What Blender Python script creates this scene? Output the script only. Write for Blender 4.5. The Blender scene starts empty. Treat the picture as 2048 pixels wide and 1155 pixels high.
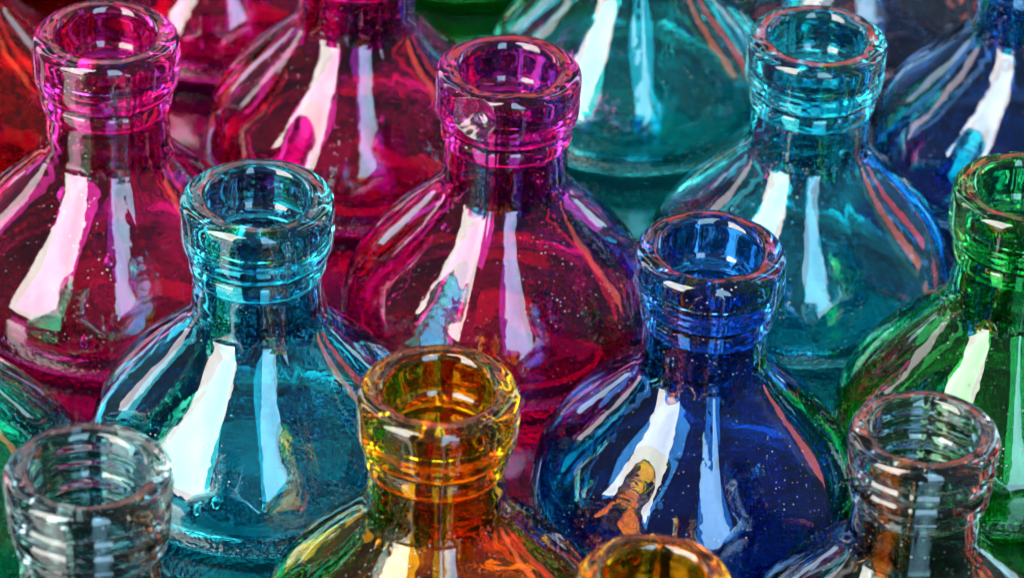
import bpy, math
import numpy as np
from mathutils import Matrix, Vector

scene = bpy.context.scene
C = scene.collection

# ------------------------------------------------------------------ camera
LIP = 0.016            # outer radius of a bottle mouth (m)
HGT = 0.07032            # height of a bottle (m)
DIST = 0.7425
ELEV, ROLL = math.radians(34), math.radians(2.5)
FPX = 7100.0           # focal length in pixels of a 2048 px wide frame
cam = bpy.data.cameras.new('camera')
cam_ob = bpy.data.objects.new('camera', cam)
C.objects.link(cam_ob)
scene.camera = cam_ob
fwd = Vector((0, math.cos(ELEV), -math.sin(ELEV)))
rt0 = Vector((1, 0, 0)); up0 = rt0.cross(fwd)
rt = math.cos(ROLL) * rt0 + math.sin(ROLL) * up0
up = -math.sin(ROLL) * rt0 + math.cos(ROLL) * up0
m = Matrix((rt, up, -fwd)).transposed().to_4x4()
m.translation = Vector((0, -DIST * math.cos(ELEV), HGT + DIST * math.sin(ELEV)))
cam_ob.matrix_world = m
cam.sensor_width = 36.0
cam.lens = FPX / 2048 * 36.0
cam.clip_start, cam.clip_end = 0.02, 60
cam.dof.use_dof = True
cam.dof.focus_distance = 0.77
cam.dof.aperture_fstop = 21

# ------------------------------------------------------------------ light
world = bpy.data.worlds.new('World'); scene.world = world; world.use_nodes = True
bg = world.node_tree.nodes['Background']
bg.inputs[0].default_value = (0.75, 0.85, 1.0, 1); bg.inputs[1].default_value = 0.19

def area(name, az, dist, z0, z1, w, radiance, col, uneven=False):
    """upright lamp: az = direction seen from the bottles (0 = towards the camera, + = right), dist = horizontal distance"""
    a = math.radians(az); h = z1 - z0
    L = bpy.data.lights.new(name, 'AREA'); L.shape = 'RECTANGLE'; L.size, L.size_y = w, h
    L.color = col; L.energy = radiance * math.pi * w * h
    if uneven:                                    # what is seen through a window is never evenly bright
        L.use_nodes = True; nt = L.node_tree; em = nt.nodes['Emission']
        g = nt.nodes.new('ShaderNodeNewGeometry'); mp = nt.nodes.new('ShaderNodeMapping'); mp.inputs['Scale'].default_value = (1.6, 4.0, 1)
        n = nt.nodes.new('ShaderNodeTexNoise'); n.inputs['Scale'].default_value = 1.0; n.inputs['Detail'].default_value = 3
        r = nt.nodes.new('ShaderNodeMapRange'); r.inputs['From Min'].default_value = 0.3; r.inputs['From Max'].default_value = 0.7
        r.inputs['To Min'].default_value = 0.72; r.inputs['To Max'].default_value = 1.25
        nt.links.new(g.outputs['Parametric'], mp.inputs[0]); nt.links.new(mp.outputs[0], n.inputs['Vector'])
        nt.links.new(n.outputs[0], r.inputs['Value']); nt.links.new(r.outputs[0], em.inputs['Strength'])
    o = bpy.data.objects.new(name, L); C.objects.link(o)
    o.location = (math.sin(a) * dist, -math.cos(a) * dist, (z0 + z1) / 2)
    o.rotation_euler = Vector((-math.sin(a), math.cos(a), 0)).to_track_quat('-Z', 'Y').to_euler()
    return o
area('window_light', -54, 1.1, 0.12, 3.2, 0.76, 15, (1.0, 0.96, 0.90), True)
area('window_light', 18, 1.1, 0.12, 3.2, 0.42, 10, (0.42, 0.74, 1.0), True)
area('side_light', -116, 1.2, 0.05, 2.2, 0.18, 5, (1.0, 0.86, 0.90))
area('side_light', -138, 1.2, 0.05, 2.0, 0.16, 4, (0.62, 0.80, 1.0))
area('side_light', 140, 1.2, 0.05, 2.0, 0.20, 4, (0.50, 0.85, 1.0))
area('red_lamp_light', 108, 1.2, 0.10, 1.6, 0.13, 5, (1.0, 0.20, 0.08))
area('red_lamp_light', 121, 1.2, 0.10, 1.3, 0.12, 4, (1.0, 0.06, 0.04))
for az, z0, z1, w, rad, col in ((176, 0.62, 0.86, 0.42, 2.0, (1.0, 0.12, 0.09)), (190, 0.70, 1.15, 0.22, 0.8, (1.0, 0.60, 0.58)),
                                (165, 0.85, 1.25, 0.30, 0.9, (1.0, 0.40, 0.34)), (183, 1.0, 1.3, 0.30, 0.6, (1.0, 0.5, 0.45)),
                                (198, 0.55, 0.80, 0.30, 1.1, (1.0, 0.22, 0.18))):
    area('rim_reflection_light', az, 1.25, z0, z1, w, rad * 1.9, col)  # added warm lamps standing in for a reddish back wall, reflected in the rims

vs = scene.view_settings
vs.view_transform = 'Standard'; vs.look = 'None'; vs.exposure = 0.33; vs.gamma = 1
cy = scene.cycles
cy.max_bounces = 18; cy.transmission_bounces = 17; cy.glossy_bounces = 8; cy.diffuse_bounces = 2
cy.use_adaptive_sampling = True; cy.adaptive_threshold = 0.07; cy.adaptive_min_samples = 24
cy.transparent_max_bounces = 16
cy.caustics_refractive = True; cy.caustics_reflective = True
cy.sample_clamp_indirect = 12; cy.blur_glossy = 0.6
cy.use_denoising = True

# ------------------------------------------------------------------ materials
def nodes(name):
    mt = bpy.data.materials.new(name); mt.use_nodes = True
    nt = mt.node_tree
    return mt, nt, nt.nodes['Principled BSDF'], nt.nodes['Material Output']

def ramp(nt, src, p0, p1, c0=0.0, c1=1.0):
    r = nt.nodes.new('ShaderNodeMapRange')
    r.inputs['From Min'].default_value = p0; r.inputs['From Max'].default_value = p1
    r.inputs['To Min'].default_value = c0; r.inputs['To Max'].default_value = c1
    nt.links.new(src, r.inputs['Value']); return r.outputs['Result']

def math_node(nt, op, a, b):
    n = nt.nodes.new('ShaderNodeMath'); n.operation = op
    for i, v in enumerate((a, b)):
        if isinstance(v, (int, float)): n.inputs[i].default_value = v
        else: nt.links.new(v, n.inputs[i])
    return n.outputs[0]

def plain_glass(name, col):
    mt, nt, p, out = nodes(name)
    p.inputs['Base Color'].default_value = (*col, 1); p.inputs['Roughness'].default_value = 0.0
    p.inputs['IOR'].default_value = 1.5; p.inputs['Transmission Weight'].default_value = 1.0
    return mt

def glass(name, col, dust=1.0, stippled=False):
    mt, nt, p, out = nodes(name)
    p.inputs['Base Color'].default_value = (*col, 1)
    p.inputs['Roughness'].default_value = 0.0
    p.inputs['IOR'].default_value = 1.5
    p.inputs['Transmission Weight'].default_value = 1.0
    tc = nt.nodes.new('ShaderNodeTexCoord')
    oi = nt.nodes.new('ShaderNodeObjectInfo')
    add = nt.nodes.new('ShaderNodeVectorMath'); add.operation = 'ADD'
    nt.links.new(tc.outputs['Object'], add.inputs[0]); nt.links.new(oi.outputs['Random'], add.inputs[1])
    pos = add.outputs[0]
    # uneven pressed surface
    n1 = nt.nodes.new('ShaderNodeTexNoise'); n1.inputs['Scale'].default_value = 170; n1.inputs['Detail'].default_value = 2.5
    nt.links.new(pos, n1.inputs['Vector'])
    hsum = n1.outputs[0]
    if stippled:                                   # stippled foot of the mould
        v0 = nt.nodes.new('ShaderNodeTexVoronoi'); v0.inputs['Scale'].default_value = 800; nt.links.new(pos, v0.inputs['Vector'])
        sx = nt.nodes.new('ShaderNodeSeparateXYZ'); nt.links.new(tc.outputs['Object'], sx.inputs[0])
        foot = ramp(nt, sx.outputs['Z'], 0.0115, 0.006)
        hsum = math_node(nt, 'ADD', hsum, math_node(nt, 'MULTIPLY', math_node(nt, 'MULTIPLY', v0.outputs['Distance'], foot), 1.8))
    b = nt.nodes.new('ShaderNodeBump'); b.inputs['Strength'].default_value = 0.4; b.inputs['Distance'].default_value = 0.00022
    nt.links.new(hsum, b.inputs['Height']); nt.links.new(b.outputs[0], p.inputs['Normal'])
    # dust specks
    vo = nt.nodes.new('ShaderNodeTexVoronoi'); vo.inputs['Scale'].default_value = 1000; nt.links.new(pos, vo.inputs['Vector'])
    sc = nt.nodes.new('ShaderNodeSeparateColor'); nt.links.new(vo.outputs['Color'], sc.inputs[0])
    clump = nt.nodes.new('ShaderNodeTexNoise'); clump.inputs['Scale'].default_value = 60; nt.links.new(pos, clump.inputs['Vector'])
    size = math_node(nt, 'MULTIPLY', ramp(nt, sc.outputs[0], 0.22, 1.0), ramp(nt, clump.outputs[0], 0.32, 0.66, 0.03, 0.27))
    spot = ramp(nt, math_node(nt, 'SUBTRACT', size, vo.outputs['Distance']), 0.0, 0.03)
    fac = math_node(nt, 'MULTIPLY', spot, 0.5 * dust)
    df = nt.nodes.new('ShaderNodeBsdfDiffuse'); df.inputs[0].default_value = (0.45, 0.42, 0.41, 1)
    mx = nt.nodes.new('ShaderNodeMixShader')
    nt.links.new(fac, mx.inputs[0]); nt.links.new(p.outputs[0], mx.inputs[1]); nt.links.new(df.outputs[0], mx.inputs[2])
    nt.links.new(mx.outputs[0], out.inputs['Surface'])
    return mt

COL = {
    'magenta': (0.79, 0.04, 0.44), 'red': (0.78, 0.03, 0.06), 'cyan': (0.06, 0.81, 0.93),
    'turquoise': (0.06, 0.88, 0.92), 'teal': (0.08, 0.74, 0.52), 'blue': (0.05, 0.29, 0.76), 'indigo': (0.14, 0.42, 0.80),
    'amber': (0.96, 0.47, 0.008), 'green': (0.06, 0.74, 0.17), 'clear': (0.30, 0.46, 0.47),
    'smoke': (0.32, 0.42, 0.43), 'pale': (0.46, 0.58, 0.70),
}
MAT = {k: (glass(k + '_glass', v), plain_glass(k + '_glass_inside', v), glass(k + '_glass_foot', v, stippled=True)) for k, v in COL.items()}
MAT['fracture'] = glass('fractured_magenta_glass', (0.78, 0.24, 0.40), 1.2)
MAT['fracture'].node_tree.nodes['Principled BSDF'].inputs['Roughness'].default_value = 0.22
air, ant, ap, aout = nodes('air_bubble')      # bubble wall: the mesh is turned inside out, glass outside, air inside
ap.inputs['Base Color'].default_value = (1, 1, 1, 1); ap.inputs['Roughness'].default_value = 0
ap.inputs['IOR'].default_value = 1.5; ap.inputs['Transmission Weight'].default_value = 1

top_mat, nt, p, out = nodes('pale_tabletop')
p.inputs['Roughness'].default_value = 0.10; p.inputs['Metallic'].default_value = 1.0
tc = nt.nodes.new('ShaderNodeTexCoord')
n = nt.nodes.new('ShaderNodeTexNoise'); n.inputs['Scale'].default_value = 14; n.inputs['Detail'].default_value = 6
nt.links.new(tc.outputs['Object'], n.inputs['Vector'])
cr = nt.nodes.new('ShaderNodeValToRGB')
cr.color_ramp.elements[0].color = (0.13, 0.15, 0.15, 1); cr.color_ramp.elements[1].color = (0.20, 0.22, 0.22, 1)
nt.links.new(n.outputs[0], cr.inputs[0]); nt.links.new(cr.outputs[0], p.inputs['Base Color'])

# ------------------------------------------------------------------ tabletop
def mesh_obj(name, verts, faces, mat, parent=None, normals=None, smooth=True):
    me = bpy.data.meshes.new(name)
    me.from_pydata(verts, [], faces)
    me.materials.append(mat)
    if smooth: me.shade_smooth()
    if normals is not None: me.normals_split_custom_set_from_vertices(normals)
    o = bpy.data.objects.new(name, me); C.objects.link(o)
    if parent: o.parent = parent
    return o

w, d, th = 1.1, 0.9, 0.03
tv = [(sx * w, sy * d + 0.25, z) for z in (-th, 0) for sx, sy in ((-1, -1), (1, -1), (1, 1), (-1, 1))]
tf = [(3, 2, 1, 0), (4, 5, 6, 7), (0, 1, 5, 4), (1, 2, 6, 5), (2, 3, 7, 6), (3, 0, 4, 7)]
table = mesh_obj('tabletop', tv, tf, top_mat, smooth=False)
table['kind'] = 'structure'

# ------------------------------------------------------------------ bottles
def spline(pts, n):
    P = np.array(pts, float); out = []; d = np.linalg.norm
    for i in range(len(P) - 1):
        p0 = P[max(i - 1, 0)]; p1 = P[i]; p2 = P[i + 1]; p3 = P[min(i + 2, len(P) - 1)]
        a, b, c = d(p1 - p0), d(p2 - p1), d(p3 - p2)
        m1 = (p2 - p0) / (a + b) * b; m2 = (p3 - p1) / (b + c) * b
        for t in np.arange(n) / n:
            out.append((2*t**3-3*t**2+1)*p1 + (t**3-2*t**2+t)*m1 + (-2*t**3+3*t**2)*p2 + (t**3-t**2)*m2)
    out.append(P[-1]); return np.array(out)

# profiles in mouth radii; second number is the depth below the rim
TALL = 4.395
BODY_OUT = [(0.86, 1.52), (0.868, 1.69), (0.93, 1.87), (1.15, 2.135), (1.43, 2.42), (1.73, 2.745), (1.985, 3.08), (2.17, 3.44), (2.25, 3.79),
            (2.25, 4.02), (2.17, 4.22), (2.02, 4.35), (1.80, TALL), (1.3, 4.37), (0.7, 4.27), (0.0, 4.22)]
NECK_OUT = [(0.865, 1.14), (0.858, 1.22), (0.857, 1.36), (0.86, 1.52)]
LIP_OUT = [(0.78, 0.0), (0.87, 0.004), (0.945, 0.035), (0.988, 0.09), (1.0, 0.17), (1.0, 0.45), (0.997, 0.62), (0.98, 0.71), (0.93, 0.775),
           (0.892, 0.81), (0.886, 0.86), (0.905, 0.92), (0.91, 0.98), (0.902, 1.04), (0.878, 1.09), (0.865, 1.14)]
LIP_THREAD = [(0.78, 0.0), (0.87, 0.004), (0.95, 0.035), (0.99, 0.10), (1.0, 0.18), (0.99, 0.29), (0.945, 0.36), (0.98, 0.44),
              (0.98, 0.52), (0.93, 0.59), (0.965, 0.66), (0.965, 0.76), (0.91, 0.84), (0.93, 0.91), (0.93, 0.99), (0.88, 1.07), (0.865, 1.14)]
LIP_IN = [(0.78, 0.0), (0.715, 0.012), (0.675, 0.055), (0.655, 0.13), (0.65, 0.36), (0.635, 0.50), (0.585, 0.58), (0.58, 0.66),
          (0.625, 0.74), (0.64, 0.86), (0.60, 0.95), (0.60, 1.02), (0.645, 1.14)]
NECK_IN = [(0.645, 1.14), (0.65, 1.26), (0.66, 1.40), (0.675, 1.52)]
BODY_IN = [(0.675, 1.52), (0.69, 1.74), (0.76, 1.96), (0.93, 2.15), (1.07, 2.29), (1.32, 2.55), (1.59, 2.86), (1.82, 3.15), (1.995, 3.45), (2.085, 3.77),
           (2.08, 3.98), (1.93, 4.15), (1.3, 4.17), (0.7, 4.08), (0.0, 4.04)]

def part_surface(prof_out, prof_in, SEG, waves, seam, s, chip=None):
    """rings of points for one stretch of the bottle: outer wall and inner wall"""
    th = np.arange(SEG) / SEG * 2 * np.pi
    res = []
    for prof, inner in ((prof_out, False), (prof_in, True)):
        r, z = prof[:, 0:1], prof[:, 1:2]
        amp = np.clip(r, 0, 1)
        dr = np.zeros((len(prof), SEG))
        for (a, mth, kz, ph) in waves[1 if inner else 0]:
            dr += a * np.sin(mth * th + kz * z + ph)
        if not inner:
            for k in (0, 1):
                dth = (th - seam - k * np.pi + np.pi) % (2 * np.pi) - np.pi
                dr += 0.028 * np.exp(-(dth / 0.05) ** 2) * (z > 0.12) * np.clip((4.0 - z) / 3, 0, 1)
        rr = r + dr * amp
        dz = 0
        for (a, mth, kz, ph) in waves[0]:
            dz = dz + (1.6 * a * np.sin(mth * th + ph * 2.3) + 0.0011 * np.sin((mth + 7) * th + ph * 5 + 14 * r)) * np.clip(1 - z / 0.8, 0, 1)
        P = np.stack([rr * np.cos(th), rr * np.sin(th), (TALL - z) + dz + 0 * th], -1)
        if chip is not None and not inner:
            cc, rad = chip
            v = P - cc
            L = np.linalg.norm(v, axis=-1)
            tang = np.array([-cc[1], cc[0], 0]) / np.linalg.norm(cc[:2])
            a_ = np.arctan2(v[..., 2], (v * tang).sum(-1))
            rip = rad * (1 + 0.035 * np.sin(2 * a_ + 0.6) + 0.022 * np.sin(5 * a_ + 2) + 0.012 * np.sin(v[..., 2] * 26 + v[..., 0] * 9)
                         + 0.007 * np.sin(v[..., 0] * 37 + v[..., 1] * 17 + v[..., 2] * 11) + 0.004 * np.sin(v[..., 2] * 61 - v[..., 0] * 43))
            # scoop: push the points inside the ball out to its inner face (towards the axis)
            ins = L < rip
            CHIPPED.append(ins.reshape(-1))
            axis_dir = -cc * np.array([1, 1, 0]); axis_dir = axis_dir / np.linalg.norm(axis_dir)
            b = (v * axis_dir).sum(-1)
            root = np.sqrt(np.maximum(b * b - (L * L - rip * rip), 0))
            P = np.where(ins[..., None], P + axis_dir * np.maximum(root - b, 0)[..., None], P)
        res.append(P * LIP * s)
    return res

WZ = [1.2, 1.68, 1.865, 2.12, 2.42, 2.75, 3.07, 3.40, 3.75, 4.02, 4.19]
WR = [.86, .87, .935, 1.15, 1.42, 1.70, 1.95, 2.145, 2.245, 2.25, 2.18]
CHIPPED = []

def bottle(name, label, mat, px, py, rpx, thread=False, seed=0, group=None, chip=None, girth=1.0):
    rng = np.random.default_rng(seed)
    SEG = 360 if chip is not None else 144; LN = 12 if chip is not None else 5
    # place on the tabletop so that the mouth (known radius and height) sits where the lens sees it
    py -= 0.085 * rpx          # the widest circle of the mouth lies a little below the rim
    s = 1.0; Cc = m.translation
    for _ in range(12):
        dv = fwd + rt * ((px - 1024) / FPX) + up * ((577.5 - py) / FPX)
        P = Cc + dv * ((HGT * s - Cc.z) / dv.z)
        s = rpx * (P - Cc).dot(fwd) / FPX / LIP
    root = bpy.data.objects.new(name, None); C.objects.link(root)
    root.location = (P.x, P.y, 0.0004)
    root.empty_display_size = 0.02
    root.rotation_euler = (rng.uniform(-0.008, 0.008), rng.uniform(-0.008, 0.008), 0)
    root['label'] = label; root['category'] = 'bottle'
    if group: root['group'] = group
    waves = []
    for k in (0, 1):
        ws = []
        for i in range(9):
            mth = int(rng.integers(1, 9)); kz = rng.uniform(-5, 5)
            ws.append(((0.0048, 0.010)[k] / (1 + 0.35 * mth), mth, kz, rng.uniform(0, 6.28)))
        waves.append(ws)
    seam = rng.uniform(-0.5, 0.5) - math.pi / 2 + 0.25
    lip = spline(LIP_THREAD if thread else LIP_OUT, LN)
    stretches = [('mouth_ring', lip, spline(LIP_IN, 5)), ('neck', spline(NECK_OUT, 5), spline(NECK_IN, 5)),
                 ('body', spline(BODY_OUT, 9), spline(BODY_IN, 8))]
    # whole closed surface first (for exact normals), then cut into parts
    outs, ins = [], []
    for nm, po, pi in stretches:
        for q in (po, pi): q[:, 0] = np.where(q[:, 0] > 0.9, 0.9 + (q[:, 0] - 0.9) * girth, q[:, 0]) if nm == 'body' else q[:, 0]
        o_, i_ = part_surface(po, pi, SEG, waves, seam, s, chip)
        outs.append(o_); ins.append(i_)
    O = np.concatenate([outs[0], outs[1][1:], outs[2][1:]]); I = np.concatenate([ins[0], ins[1][1:], ins[2][1:]])
    O[0] = (O[0] + I[0]) / 2; I[0] = O[0]
    def grid_normals(G, flip):
        dth = np.roll(G, -1, 1) - np.roll(G, 1, 1)
        dz = np.gradient(G, axis=0)
        nn = np.cross(dth, dz); nn[-1] = 0; nn[-1, :, 2] = -1 
        L = np.linalg.norm(nn, axis=-1, keepdims=True); nn = nn / np.maximum(L, 1e-15)
        return nn
    NO = -grid_normals(O, 1); NI = grid_normals(I, 1)
    NO[0] = NI[0] = (0, 0, 1)
    # orient: outer normals away from the axis / down at the foot; inner the other way
    mid = len(outs[0]) // 2
    if (NO[mid, :, :2] * O[mid, :, :2]).sum() < 0: NO = -NO
    if (NI[mid, :, :2] * I[mid, :, :2]).sum() > 0: NI = -NI
    NO[0] = NI[0] = (0, 0, 1); NO[-1] = (0, 0, -1); NI[-1] = (0, 0, 1)
    oa = ia = 0
    for (nm, po, pi) in stretches:
        ob, ib = oa + len(po) - 1, ia + len(pi) - 1
        V, N, F = [], [], []
        for G, NN, a, b, inner in ((O, NO, oa, ob, False), (I, NI, ia, ib, True)):
            base = len(V)
            V += G[a:b + 1].reshape(-1, 3).tolist(); N += NN[a:b + 1].reshape(-1, 3).tolist()
            for i in range(b - a):
                for j in range(SEG):
                    j2 = (j + 1) % SEG
                    q = (base + i * SEG + j, base + (i + 1) * SEG + j, base + (i + 1) * SEG + j2, base + i * SEG + j2)
                    F.append(q[::-1] if inner else q)
        oa, ia = ob, ib
        po_ = mesh_obj(nm, V, F, mat[0], root, N)
        po_.data.materials.append(mat[1]); po_.data.materials.append(mat[2])
        n_out = (len(po) - 1) * SEG
        idx = np.zeros(len(F), np.int32); idx[n_out:] = 1
        if nm == 'body': idx[9 * 8 * SEG:n_out] = 2
        po_.data.polygons.foreach_set('material_index', idx)
        if chip is not None and nm == 'mouth_ring':
            po_.data.materials.append(MAT['fracture'])
            hit = np.zeros(len(V), bool); hit[:len(CHIPPED[0])] = CHIPPED[0]
            for pl in po_.data.polygons:
                if pl.index < n_out and any(hit[v] for v in pl.vertices): pl.material_index = 3
    # air bubbles caught in the wall
    V, F = [], []
    base_ring = []
    nu, nv = 8, 5
    for k in range(26):
        big = k < 4
        t = rng.uniform(0.05, 0.85); th = rng.uniform(0, 2 * math.pi) if k > 9 else -math.pi / 2 + rng.uniform(-1.0, 1.0)
        zo = 1.22 + t * 3.0
        ro = np.interp(zo, WZ, WR)
        e = 0.01
        slope = (np.interp(zo + e, WZ, WR) - ro) / e
        nrm = np.array([1, slope]); nrm = nrm / np.linalg.norm(nrm)
        cr_, cz_ = ro - nrm[0] * 0.07, (TALL - zo) - nrm[1] * 0.07
        rad = rng.uniform(0.05, 0.10) if big else rng.uniform(0.010, 0.026)
        thick = min(rad * 0.8, 0.03)
        er = np.array([math.cos(th), math.sin(th), 0]); et = np.array([-math.sin(th), math.cos(th), 0]); ez = np.array([0, 0, 1.])
        nn = er * nrm[0] + ez * nrm[1]; tt = np.cross(nn, et)
        c = er * cr_ + ez * cz_
        b0 = len(V)
        V.append(((c + nn * thick) * LIP * s).tolist())
        for i in range(1, nv):
            a = math.pi * i / nv
            for j in range(nu):
                bb = 2 * math.pi * j / nu
                V.append(((c + nn * thick * math.cos(a) + (et * math.cos(bb) + tt * math.sin(bb) * 1.25) * rad * math.sin(a)) * LIP * s).tolist())
        V.append(((c - nn * thick) * LIP * s).tolist()); last = len(V) - 1
        sgn = np.dot(np.cross(et, tt), nn)
        fs = []
        for j in range(nu):
            j2 = (j + 1) % nu
            fs.append((b0, b0 + 1 + j, b0 + 1 + j2))
            for i in range(nv - 2):
                fs.append((b0 + 1 + i * nu + j, b0 + 1 + (i + 1) * nu + j, b0 + 1 + (i + 1) * nu + j2, b0 + 1 + i * nu + j2))
            fs.append((b0 + 1 + (nv - 2) * nu + j, last, b0 + 1 + (nv - 2) * nu + j2))
        F += [f[::-1] for f in fs] if sgn > 0 else fs
    o = mesh_obj('air_bubbles', V, F, air, root); o['kind'] = 'stuff'
    return root, s

G = 'coloured glass bottles standing close together'
chip_c = (np.array([-0.62, -1.20, TALL - 0.30]), 0.50)
BOT = [
 ('magenta_bottle', 'magenta glass bottle with a chipped rim, in the middle of the crowd', 'magenta', 1018, 150, 146.5, dict(chip=chip_c)),
 ('magenta_bottle', 'magenta glass bottle at the upper left with its whole rim showing', 'magenta', 206, 81, 147, {}),
 ('magenta_bottle', 'magenta glass bottle behind the chipped one, rim cut off by the top edge', 'magenta', 715, -175, 139, {}),
 ('cyan_bottle', 'cyan glass bottle at the upper right, above the cobalt blue one', 'cyan', 1637, 85, 141, {}),
 ('cyan_bottle', 'cyan glass bottle left of centre, behind the large amber one', 'cyan', 512, 405, 155, {}),
 ('blue_bottle', 'cobalt blue glass bottle right of centre with purple reflections', 'blue', 1425, 510, 151, {}),
 ('amber_bottle', 'amber glass bottle with rim, neck and shoulders showing at bottom centre', 'amber', 881, 788, 164, {}),
 ('amber_bottle', 'amber glass bottle of which only the rim shows at the bottom edge', 'amber', 1308, 1172, 160, dict(girth=0.80)),
 ('clear_bottle', 'clear smoky glass bottle with ringed mouth in the bottom left corner', 'clear', 172, 953, 171, dict(thread=True)),
 ('clear_bottle', 'clear smoky glass bottle at the lower right, in front of the green one', 'smoke', 1852, 876, 153, dict(thread=True)),
 ('green_bottle', 'emerald green glass bottle cut off by the right edge', 'green', 2055, 388, 150, {}),
 ('green_bottle', 'green glass bottle of which a shoulder shows at the left edge', 'teal', -190, 506, 162, {}),
 ('teal_bottle', 'teal glass bottle behind the chipped magenta one, neck cut off by the top edge', 'turquoise', 1282, -282, 136, {}),
 ('indigo_bottle', 'indigo glass bottle in the upper right corner', 'indigo', 2095, -150, 138, {}),
 ('magenta_bottle', 'blurred dark magenta bottle body between the two left magenta bottles at top edge', 'magenta', 440, -445, 131, {}),
 ('red_bottle', 'red glass bottle in the upper left corner behind the magenta one', 'red', -125, -215, 141, {}),
 ('red_bottle', 'added dark red bottle beyond the top left corner, mirrored in the tabletop', 'red', -75, -615, 130, {}),  # added out of view so the tabletop mirrors red glass, not warm lamps
 ('pale_blue_bottle', 'pale grey blue bottle body at the top edge behind the upper right cyan bottle', 'pale', 1745, -450, 130, {}),
 ('green_bottle', 'dark green bottle at the top edge between the magenta and teal necks', 'green', 930, -590, 127, {}),
]
PLACED = []
for i, (nm, lab, mk, px, py, rp, kw) in enumerate(BOT):
    r, s = bottle(nm, lab, MAT[mk], px, py, rp, seed=11 + i, group=G, **kw)
    PLACED.append((lab, r.location.copy(), s))
for i in range(len(PLACED)):
    for j in range(i):
        dd = (PLACED[i][1].xy - PLACED[j][1].xy).length - 2.235 * LIP * (PLACED[i][2] + PLACED[j][2])
        if dd < 0.0005: print('CLOSE', round(dd * 1000, 2), 'mm', i, j, PLACED[i][0][:30], '|', PLACED[j][0][:30])
